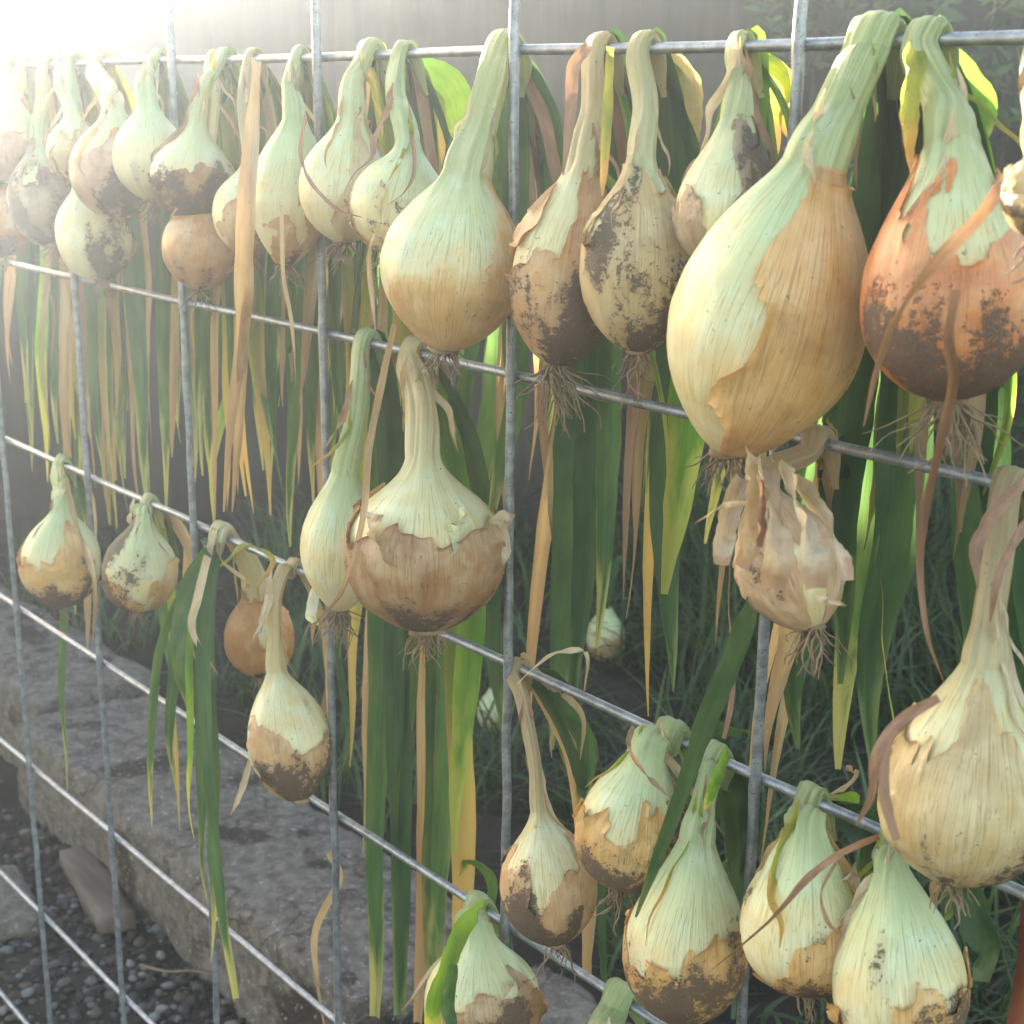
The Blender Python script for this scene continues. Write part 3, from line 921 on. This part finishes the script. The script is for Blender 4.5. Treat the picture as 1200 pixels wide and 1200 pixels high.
        P3 = [p + Vector((rs.uniform(-.06, .06), rs.uniform(-.06, .06), rs.uniform(-.06, .06))) * Rb for p in P3]
        leaf(root, catmull(P3, 5), fw * Rb * .62, col, -fa - .87, -fa - .87 + rs.uniform(-.4, .4), -.3, name='skin_flap', seed=rs.uniform(0, 99), wavy=1.0, base=.7, tip=.02)
    return root

H2 = math.pi / 2
#ONIONS
onion('pale pinkish onion above the faint orange one at the far end of the top wire', 1, (6, 212), (10, 112), 96, 14, 22, [(30, 470, 14, 'G'), (-8, 560, 13, 'G'), (14, 430, 9, 'T')], skin='pink', sk=(.3, .2, -.6), dirt=(-.6, 0, -.4), auto=1)
onion('dull brownish onion low beside the pinkish one on the top wire', 1, (62, 290), (45, 165), 86, 57, 20, [(68, 520, 14, 'G'), (86, 590, 14, 'T'), (100, 600, 16, 'G')], skin='grey', sk=(.5, 0, -.5), dirt=(-.2, 0, -.5), mids=((50, 115, .6),))
onion('faint orange onion hanging low at the far end of the top wire', 1, (2, 300), (8, 195), 84, 30, 18, [(40, 520, 12, 'G')], skin='orange', sk=(.4, 0, -.4), dirt=(-.5, 0, -.4), mids=((16, 150, .4),), auto=1)
onion('small pale onion squeezed between the dull brownish and the patchy onion', 1, (88, 215), (84, 130), 62, 76, 16, [(80, 480, 12, 'G')], skin='straw', sk=(.1, 0, -.4), dirt=(-.5, 0, -.4), auto=1)
onion('pale yellow onion half hidden under the patchy onion on the top wire', 1, (118, 330), (98, 205), 88, 88, 24, [(118, 570, 15, 'G'), (140, 600, 16, 'G'), (128, 480, 9, 'R')], mids=((86, 130, .6),), skin='straw', sk=(-.3, .2, -.4), dirt=(-.6, .3, -.4), green=.9)
onion('patchy onion with a pink shoulder and soil specks on the top wire', 1, (140, 258), (132, 128), 104, 118, 24, [(165, 590, 17, 'G'), (180, 530, 12, 'T'), (150, 560, 13, 'G')], skin='pink', sk=(.15, .1, -.5), dirt=(-.25, .1, -.3), mids=((121, 100, .5),), green=.5)
onion('greenish onion wedged behind the patchy pink shouldered one', 1, (178, 235), (172, 120), 84, 186, 24, [(196, 600, 15, 'G'), (205, 520, 12, 'B')], skin='straw', sk=(-.5, 0, -.3), dirt=(-.8, 0, -.3), green=1)
onion('onion with a flat pale shoulder and dark soiled lower half on the top wire', 1, (222, 258), (232, 140), 98, 264, 22, [(238, 560, 17, 'G'), (250, 600, 15, 'G'), (228, 420, 14, 'Y')], skin='brown', sk=(.1, .2, -1.2), dirt=(-.05, .2, -1.0), prof=FLAT, green=.9)
onion('small orange onion hanging directly below the dark bottomed one', 1, (233, 340), (240, 222), 90, 252, 16, [(268, 600, 17, 'Y'), (243, 560, 14, 'G')], mids=((247, 160, .3), (251, 105, .6)), skin='orange', sk=(.5, 0, -.4), dirt=(-.5, 0, -.3), green=.3)
onion('cream onion with a long straw strap hanging in front of it', 1, (290, 300), (294, 185), 84, 297, 18, [(305, 560, 15, 'G'), (320, 610, 15, 'G')], skin='tan', sk=(.0, .3, -.7), dirt=(-.6, .2, -.4), green=.4, dry=.7,
      paths=(([(300, 70), (296, 130), (290, 220), (287, 310), (282, 400), (270, 500), (262, 600)], [-.02, -.055, -.10, -.10, -.075, -.06, -.05], 21, 'T', 'leaf', .9), ([(288, 330), (284, 420), (280, 500), (272, 600)], [-.09, -.07, -.05, -.04], 12, 'T', 'leaf', .9)))
onion('smooth mint green onion with a tan bottom, slender on the top wire', 1, (335, 312), (345, 140), 92, 352, 22, [(345, 640, 18, 'G'), (365, 590, 16, 'G'), (375, 500, 10, 'T')], skin='tan', sk=(-.25, .3, -.9), dirt=(-.75, .3, -.5), green=1.0, prof=TEAR,
      paths=(([(330, 240), (332, 320), (342, 380), (347, 450)], [-.1, -.08, -.06, -.05], 5, 'P', 'skin_flap', .9),))
onion('round onion with a thick white neck and frayed skin edge on the top wire', 1, (402, 285), (412, 135), 108, 434, 34, [(395, 640, 18, 'G'), (415, 600, 16, 'G'), (430, 560, 14, 'Y'), (378, 570, 14, 'T')], skin='straw', sk=(-.05, .6, -.3), dirt=(-.7, .2, -.4), green=.75,
      paths=(([(358, 135), (352, 180), (365, 215), (395, 245), (425, 255)], [-.1, -.105, -.115, -.115, -.10], 5, 'R', 'skin_flap', .9), ([(440, 270), (432, 300), (436, 350), (440, 390)], [-.08, -.06, -.05, -.05], 6, 'P', 'skin_flap', .9)))
onion('green necked onion tucked behind the big smooth cream one', 1, (460, 300), (478, 165), 116, 475, 26, [(512, 200, 26, 'Y'), (540, 190, 38, 'B'), (470, 640, 18, 'G'), (500, 660, 22, 'G'), (452, 560, 14, 'T')], skin='straw', sk=(-.2, .2, -.5), dirt=(-.5, 0, -.4), green=1.0, flaps=((-.3, .5, .7, .5, 'P'),))
onion('large smooth cream onion with a tall leaning pale neck', 1, (520, 412), (545, 205), 168, 592, 46, [(600, 660, 28, 'G'), (560, 720, 26, 'G'), (642, 520, 34, 'G'), (580, 660, 20, 'T'), (535, 640, 16, 'G')], skin='gold', sk=(.05, .5, -.75), dirt=(-.7, .2, -.5), green=.85, shell=False, auto=0, mids=((560, 150, .5), (575, 95, .85)), rootn=34, prof=TEAR,
      )
onion('soiled tan onion with orange withered neck strips and a bushy root beard', 1, (650, 428), (686, 185), 132, 705, 32, [(650, 880, 44, 'D'), (676, 860, 36, 'D'), (620, 900, 17, 'T'), (700, 760, 24, 'G')], skin='tan', sk=(.45, .3, -.6), dirt=(-.22, .2, -.5), green=.35, dry=.6, auto=0, mids=((696, 125, .6),), rootn=70, rootl=.055, prof=PROF,
      paths=(([(690, 52), (672, 80), (668, 140), (660, 205)], [-.012, -.03, -.04, -.05], 15, 'R', 'leaf', .9), ([(715, 55), (712, 120), (708, 190), (706, 230)], [-.012, -.03, -.05, -.055], 13, 'Y', 'leaf', .9)))
onion('dirty onion with dark soil patches and a ribbed grey neck', 1, (748, 415), (752, 185), 138, 757, 30, [(742, 200, 22, 'B'), (800, 210, 32, 'T'), (790, 220, 22, 'B'), (735, 720, 22, 'T'), (770, 800, 36, 'D'), (745, 830, 26, 'Y')], skin='straw', sk=(.4, -.1, -.5), dirt=(-.1, .1, -.45), green=.6, dry=.4, auto=0, prof=PROF, rootn=22, rootl=.04, mids=((757, 120, .6),))
onion('grey green onion with a thin upright neck and a brown stain', 1, (850, 320), (863, 140), 128, 868, 24, [(900, 205, 20, 'Y'), (918, 190, 16, 'Y'), (800, 700, 42, 'B'), (850, 760, 22, 'T'), (830, 640, 28, 'G')], skin='grey', sk=(.25, .4, -.4), dirt=(.0, .5, -.25), green=.7, auto=0, prof=CONE, mids=((866, 92, .7),))
onion('huge golden teardrop onion with a pale green side and thick bent neck', 1, (852, 532), (955, 195), 230, 1028, 62, [(1000, 330, 40, 'B'), (1022, 900, 60, 'D'), (985, 900, 40, 'G'), (960, 800, 44, 'D'), (940, 760, 34, 'G')], skin='gold', sk=(.40, .85, -.10), dirt=(-.85, -.15, -.55), green=1.0, prof=TEAR, auto=0, mids=((985, 125, .5), (1008, 75, .85)), rootn=40, rootl=.03, lump=.02)
onion('reddish onion with a dark mud caked underside and a drooping withered strap', 1, (1112, 470), (1113, 170), 206, 1088, 46, [(1150, 185, 28, 'B'), (1050, 530, 40, 'B'), (1080, 540, 34, 'B'), (1030, 240, 34, 'G'), (1110, 830, 46, 'D'), (1140, 860, 40, 'D')], skin='red', sk=(.5, -.1, -.75), dirt=(-.3, .2, -1.15), green=.85, auto=0, prof=CONE, mids=((1100, 110, .6),), rootn=60, rootl=.05,
      paths=(([(1072, 55), (1066, 100), (1062, 150), (1066, 198)], [-.016, -.03, -.04, -.05], 34, 'Y', 'leaf', .9), ([(1045, 140), (1030, 190), (1008, 260)], [.03, .03, .03], 12, 'T', 'leaf', .9),
             ([(1185, 200), (1150, 250), (1095, 310), (1050, 370), (1028, 430), (1012, 500)], [-.09, -.125, -.14, -.13, -.10, -.09], 17, 'R', 'leaf', .9),
             ([(1120, 340), (1112, 400), (1116, 450), (1100, 520), (1085, 590), (1078, 660), (1086, 740), (1106, 800)], [-.14, -.135, -.10, -.08, -.05, -.04, -.04, -.03], 11, 'R', 'dried_shred', .5)))
onion('tan onion with pale peeling skin beside the reddish onion on the top wire', 1, (1225, 285), (1222, 165), 96, 1222, 26, [(1190, 800, 40, 'D'), (1205, 900, 36, 'D')], skin='straw', sk=(.2, 0, -.3), dirt=(-.3, 0, -.4), auto=0, yoff=-.11, flaps=((-1.2, .6, .8, .5, 'P'),))
# second wire
onion('smooth yellow green onion pressed against the broad brown one', 2, (398, 716), (405, 555), 100, 432, 29, [(412, 900, 16, 'Y'), (425, 1000, 15, 'T'), (470, 1180, 28, 'D'), (440, 1190, 20, 'G')], skin='gold', sk=(-.7, .2, -.3), dirt=(-1.1, .2, -.5), green=1.0, auto=0, prof=TEAR, rootn=46, rootl=.045, mids=((420, 480, .5),),
      paths=(([(462, 380), (445, 460), (432, 530), (425, 610), (402, 690), (365, 735)], [-.01, -.03, -.055, -.09, -.10, -.08], 9, 'T', 'leaf', .6),))
onion('broad squat brown onion with a ragged skin collar, paired with the smooth green one', 2, (500, 740), (496, 535), 194, 488, 36, [(492, 1200, 20, 'T'), (512, 1200, 34, 'G'), (535, 1190, 24, 'Y'), (555, 1010, 26, 'B'), (580, 880, 24, 'D'), (470, 1050, 20, 'G')], skin='brown', sk=(.12, .0, -.9), dirt=(-.5, -.2, -.5), green=.35, dry=.5, prof=PROF, auto=0, rootn=36, rootl=.04, mids=((490, 465, .6),),
      flaps=((-.5, .58, .8, .7, 'P'), (.5, .60, .7, .6, 'W'), (1.25, .55, .8, .5, 'P')))
onion('tattered rotting onion wrapped in torn papery skins', 2, (955, 738), (892, 570), 118, 958, 34, [(875, 960, 22, 'T'), (905, 900, 22, 'T'), (895, 1010, 16, 'T'), (930, 880, 38, 'D')], skin='paper', sk=(.5, -.2, .4), dirt=(-.75, -.2, .25), green=.1, dry=1.0, auto=0, lump=.14, crinkle=.12, mids=((905, 550, .3),), rootn=24, rootl=.04,
      paths=(([(885, 690), (862, 760), (825, 850), (790, 950), (745, 1075)], [-.045, -.05, -.055, -.06, -.06], 28, 'D', 'leaf', .9), ([(878, 590), (850, 592), (832, 602), (812, 615)], [-.10, -.115, -.11, -.10], 8, 'P', 'skin_flap', .9), ([(955, 700), (975, 704), (992, 710)], [-.12, -.12, -.11], 7, 'P', 'skin_flap', 1.2),
             ([(880, 530), (884, 570), (880, 620), (868, 665)], [-.06, -.085, -.115, -.125], 36, 'P', 'skin_flap', .8), ([(895, 545), (905, 590), (912, 640), (905, 690)], [-.06, -.10, -.130, -.130], 40, 'P', 'skin_flap', .9), ([(915, 550), (935, 590), (950, 640), (955, 690)], [-.05, -.09, -.125, -.128], 40, 'P', 'skin_flap', 1.1),
             ([(925, 560), (955, 590), (980, 635), (992, 680)], [-.04, -.07, -.095, -.10], 30, 'P', 'skin_flap', 1.4), ([(870, 560), (855, 600), (848, 640), (845, 662)], [-.05, -.08, -.095, -.10], 26, 'P', 'skin_flap', .4), ([(890, 560), (893, 600), (888, 640)], [-.09, -.12, -.135], 18, 'R', 'skin_flap', .9)))
onion('long necked straw coloured onion with brown skin peeling off its side', 2, (1118, 1030), (1153, 780), 200, 1186, 38, [(1165, 900, 40, 'D'), (1190, 1000, 36, 'D')], skin='straw', sk=(.2, -.1, -.7), dirt=(-.55, .1, -.9), green=.25, dry=.9, auto=0, prof=CONE, mids=((1157, 725, .3), (1168, 650, .7)), rootn=20,
      paths=(([(1205, 560), (1165, 600), (1143, 640), (1146, 690)], [-.012, -.035, -.045, -.05], 18, 'R', 'leaf', .9), ([(1205, 610), (1185, 640), (1168, 680), (1160, 730)], [-.02, -.04, -.06, -.06], 14, 'R', 'leaf', .9),
             ([(1100, 818), (1055, 845), (1028, 885), (1022, 930), (1003, 968)], [-.12, -.13, -.14, -.14, -.14], 14, 'R', 'skin_flap', .3), ([(1075, 830), (1040, 870), (1035, 925), (1050, 985)], [-.12, -.13, -.14, -.14], 17, 'R', 'skin_flap', 1.4)))
# third wire
onion('small cream onion with a soil speckled lower half and a single root stub', 3, (72, 712), (72, 592), 92, 74, 20, [(90, 720, 14, 'G'), (108, 760, 12, 'T')], skin='gold', sk=(.1, 0, -.6), dirt=(-.3, .1, -1.2), green=.9, auto=0, rootn=8, rootl=.03, mids=((72, 570, .6),),
      paths=(([(78, 560), (88, 610), (102, 650), (112, 690), (108, 760)], [-.012, -.05, -.08, -.085, -.05], 8, 'T', 'leaf', .6),))
onion('small onion with a clump of black soil stuck to its shoulder', 3, (160, 714), (168, 604), 86, 176, 20, [(205, 800, 16, 'G'), (190, 850, 14, 'G'), (220, 780, 9, 'T')], skin='gold', sk=(.0, 0, -.7), dirt=(.02, -.75, -.35), green=.8, auto=0, prof=FLAT, rootn=26, rootl=.03)
onion('orange onion behind the wire under a bunch of long green leaves', 3, (308, 792), (300, 690), 80, 262, 32, [(262, 1130, 18, 'G'), (248, 1060, 14, 'G'), (268, 1170, 12, 'G'), (180, 975, 11, 'G'), (205, 930, 12, 'G'), (232, 980, 10, 'B'), (215, 860, 18, 'G')], side=1, skin='orange', sk=(.5, 0, -.4), dirt=(-.4, 0, -.4), green=.3, dry=.4, auto=0, over=.03,
      paths=(([(250, 625), (232, 700), (226, 740), (255, 790)], [-.03, -.05, -.05, -.04], 10, 'P', 'leaf', .6), ([(262, 660), (285, 640), (320, 655), (300, 690)], [-.02, -.035, -.03, -.02], 8, 'Y', 'leaf', .6)))
onion('tapered cream onion on a long crooked white neck in front of the orange one', 3, (352, 940), (324, 788), 98, 345, 19, [(365, 760, 14, 'T'), (385, 1010, 14, 'T'), (380, 900, 10, 'R')], skin='tan', sk=(.05, .1, -.5), dirt=(-.35, .1, -.7), green=.2, dry=.5, auto=0, mids=((322, 740, .1), (322, 700, .25), (332, 668, .7)), rootn=6, rootl=.012, prof=TEAR,
      paths=(([(370, 690), (365, 720), (375, 735)], [-.02, -.03, -.02], 14, 'W', 'skin_flap', .6), ([(385, 1000), (398, 1030), (370, 1090), (372, 1150), (385, 1230)], [.03, .03, .02, .02, .02], 9, 'T', 'leaf', .6), ([(294, 890), (282, 930), (270, 955)], [-.05, -.05, -.05], 8, 'P', 'dried_shred', .6)))
onion('dusty brown onion on a thin straw neck beside an upright wire', 3, (652, 1108), (632, 950), 114, 608, 17, [(690, 1150, 18, 'T'), (705, 1190, 12, 'D'), (660, 900, 24, 'D'), (690, 960, 20, 'G')], skin='tan', sk=(.3, 0, -.6), dirt=(-.25, -.4, -.5), green=.3, dry=1.0, auto=0, mids=((628, 900, .1), (620, 855, .4), (611, 815, .75)), rootn=16, rootl=.035,
      paths=(([(607, 800), (640, 770), (668, 762), (688, 768), (684, 815)], [-.01, -.02, -.02, -.02, -.01], 7, 'P', 'leaf', .9), ([(612, 765), (640, 800), (668, 820), (684, 845), (680, 890)], [0.0, .012, .015, .015, .015], 8, 'T', 'leaf', .9)))
onion('round pale green onion with gold flaking underside beside the dusty brown one', 3, (728, 1035), (760, 872), 126, 788, 40, [(825, 1020, 30, 'D'), (790, 1100, 24, 'D')], skin='gold', sk=(.1, .1, -.9), dirt=(-.25, .2, -.7), green=1.0, auto=0, prof=FLAT, rootn=30, rootl=.04,
      paths=(([(742, 850), (736, 875), (755, 905), (785, 935)], [-.06, -.075, -.10, -.10], 9, 'R', 'leaf', .9),))
onion('tall onion with an upright folded green neck and muddy gold base', 3, (795, 1192), (817, 985), 144, 838, 30, [(860, 1100, 40, 'D'), (880, 1030, 30, 'D')], skin='gold', sk=(.2, .1, -.7), dirt=(-.05, .0, -.8), green=.95, auto=0, prof=CONE, mids=((824, 940, .4), (832, 905, .8)), rootn=20,
      paths=(([(852, 880), (838, 915), (826, 950)], [-.02, -.045, -.05], 16, 'B', 'leaf', .9), ([(1030, 980), (985, 1000), (945, 1030), (900, 1080), (830, 1140)], [-.06, -.10, -.12, -.125, -.10], 9, 'R', 'dried_shred', .9)))
onion('plump pale green onion with a withered stalk lying across its front', 3, (945, 1162), (945, 970), 158, 950, 34, [(990, 960, 24, 'B'), (1020, 1040, 34, 'D'), (1045, 1080, 30, 'D')], skin='gold', sk=(.12, .45, -.6), dirt=(-.22, .3, -.6), green=.95, auto=0, prof=CONE, rootn=20, flaps=((.8, .7, .8, .6, 'P'),),
      paths=(([(980, 1010), (962, 1045), (970, 1080), (990, 1100)], [-.10, -.13, -.135, -.13], 6, 'R', 'dried_shred', .9),))
onion('pale mint onion with a narrow pointed neck under the long necked straw onion', 3, (1062, 1245), (1045, 1020), 156, 1048, 28, [(1100, 1100, 32, 'D'), (1150, 1150, 40, 'D'), (1095, 1075, 18, 'T')], skin='gold', sk=(-.05, .2, -1.0), dirt=(-.3, .2, -.9), green=1.0, auto=0, prof=CONE, rootn=10)
# fourth wire
onion('squat onion on the low wire with a green leaf folded down its front', 4, (570, 1232), (556, 1085), 138, 562, 34, [(545, 1260, 24, 'G'), (590, 1250, 20, 'D')], skin='brown', sk=(-.05, .2, -1.0), dirt=(-.2, 0, -.9), green=.9, auto=0, prof=FLAT, rootn=10,
      paths=(([(568, 1060), (540, 1090), (520, 1140), (508, 1190), (500, 1260)], [-.02, -.06, -.09, -.10, -.09], 26, 'B', 'leaf', .9), ([(530, 1130), (525, 1180), (540, 1230)], [-.10, -.10, -.10], 16, 'G', 'leaf', .9)), flaps=((.6, .6, .7, .5, 'P'),))
onion('onion with a thick folded green neck on the low wire below the dusty brown one', 4, (690, 1360), (708, 1225), 120, 728, 42, [(760, 1300, 30, 'D')], skin='gold', sk=(-.1, 0, -.7), dirt=(-.3, 0, -.7), green=1.0, auto=0, rootn=8)

# loose straw coloured bits of leaf lying about and rusty stake
def stake():
    p = at(1204, 1100, .06)
    V = []
    x0, x1, y0, y1, z1 = p.x - .0, p.x + .05, .045, .075, at(1204, 1000, .06).z
    o = tag(rough_block('wooden_stake', at(1183, 1150, .06).x, at(1183, 1150, .06).x + .05, .06, .09, -.05, z1, MAT['redwood'], amp=.0015, seg=.012, chip=.004), 'rust red wooden stake behind the long necked straw onion', 'stake')
stake()

def bed_onion(label, px, py, wpx, leaves, skin, yb=None):
    """a small onion still standing in the bed"""
    p = atz(px, py, .10)
    Rb = px2m(p, wpx / 2)
    root = empty('bed_onion', p)
    tag(root, label, 'onion', 'small onions still growing in the bed')
    V, FS, FDt, HT, VE, Fc = [], [], [], [], [], []
    N, NA = 20, 20
    for i in range(N + 1):
        t = i / N
        r = lerp_tab(PROF, t) * Rb + .16 * Rb * sstep(.5, 1, t)
        for k in range(NA):
            a = 6.28318 * k / NA
            V.append(p + Vector((math.cos(a) * r, math.sin(a) * r, -Rb * .4 + t * Rb * 3.0)))
            FS.append(.3 - t + .4 * noise.noise(Vector((math.cos(a), math.sin(a), t * 3 + px)))); FDt.append(-.2 - t); HT.append(t); VE.append((math.cos(a), math.sin(a), t))
    for i in range(N):
        for k in range(NA):
            k2 = (k + 1) % NA
            Fc.append((i * NA + k, i * NA + k2, (i + 1) * NA + k2, (i + 1) * NA + k))
    o = mesh_obj('bulb', V, Fc, MAT['onion'], root, attrs={'skin': FS, 'dirt': FDt, 'ht': HT, 'vein': VE})
    o['green'] = .8; o['dry'] = .2; o.color = (*SKIN[skin], 1)
    top = p + Vector((0, 0, Rb * 2.5))
    for (dx, dz, fall, col) in leaves:
        d = VR * dx
        P3 = [top - Vector((0, 0, Rb * .3)), top + Vector((0, 0, dz * .5)) + d * .15, top + Vector((0, 0, dz)) + d * .5, top + Vector((0, 0, dz - fall * .4)) + d * .9, top + Vector((0, 0, dz - fall)) + d * 1.25]
        leaf(root, catmull(P3, 6), .016, col, .8, 1.2, .4, seed=rnd(0, 99), tip=.05)
bed_onion('small tan onion standing in the bed behind an orange strap leaf', 709, 768, 46, [(-.09, .13, .16, 'D'), (-.06, .09, .18, 'G'), (.05, .10, .1, 'D')], 'tan')
bed_onion('small white onion in the bed beside an upright wire', 578, 852, 38, [(-.05, .15, .1, 'G'), (.06, .13, .12, 'D')], 'straw')
bed_onion('tiny tan onion in the bed beside long green leaves', 457, 850, 30, [(.04, .10, .12, 'T'), (-.04, .09, .1, 'T')], 'tan')

TW = 'dry twigs on the ground behind the panel'
for k, (px, py, z, lb) in enumerate(((150, 985, .03, 'thin dry twig on the gravel at the foot of the cracked stone block'), (215, 1140, .012, 'thin bent twig on the gravel below the plank'),
                                     (200, 905, .165, 'dry stalk lying on top of the cracked stone block'), (690, 1110, .135, 'thin twig on the low stone block behind the hanging onions'))):
    p = atz(px, py, z)
    a = rnd(0, 3.1); L = rnd(.03, .07)
    pts = [p + Vector((math.cos(a), math.sin(a), 0)) * (L * t) + Vector((0, 0, .006 * math.sin(t * 3) + rnd(0, .003))) for t in (-1, -.4, .3, 1)]
    v, f = tube(catmull(pts, 4), lambda t: .0022 * (1 - .5 * t), 6)
    tag(mesh_obj('dry_twig', v, f, MAT['twig']), lb, 'twig', TW)

# ------------------------------------------------------------------ haze volume added to stand in for lens flare
HZ = 0.026
V = [(x, y, z) for x in (-12, 12) for y in (-12, 12) for z in (-1.1, 1.70)]
hz = mesh_obj('haze', V, [(0, 1, 3, 2), (4, 6, 7, 5), (0, 4, 5, 1), (2, 3, 7, 6), (0, 2, 6, 4), (1, 5, 7, 3)], MAT['wire'], smooth=False)
hm = bpy.data.materials.new('flare_haze'); hm.use_nodes = True
ht_ = hm.node_tree
ht_.nodes.remove(ht_.nodes['Principled BSDF'])
pv = ht_.nodes.new('ShaderNodeVolumePrincipled')
pv.inputs['Color'].default_value = (0.88, 0.95, 1.0, 1)
pv.inputs['Density'].default_value = HZ
pv.inputs['Anisotropy'].default_value = 0.82
ht_.links.new(pv.outputs[0], ht_.nodes['Material Output'].inputs['Volume'])
hz.data.materials.clear(); hz.data.materials.append(hm)
tag(hz, 'pale haze added over the garden in place of lens flare', 'haze', kind='stuff')
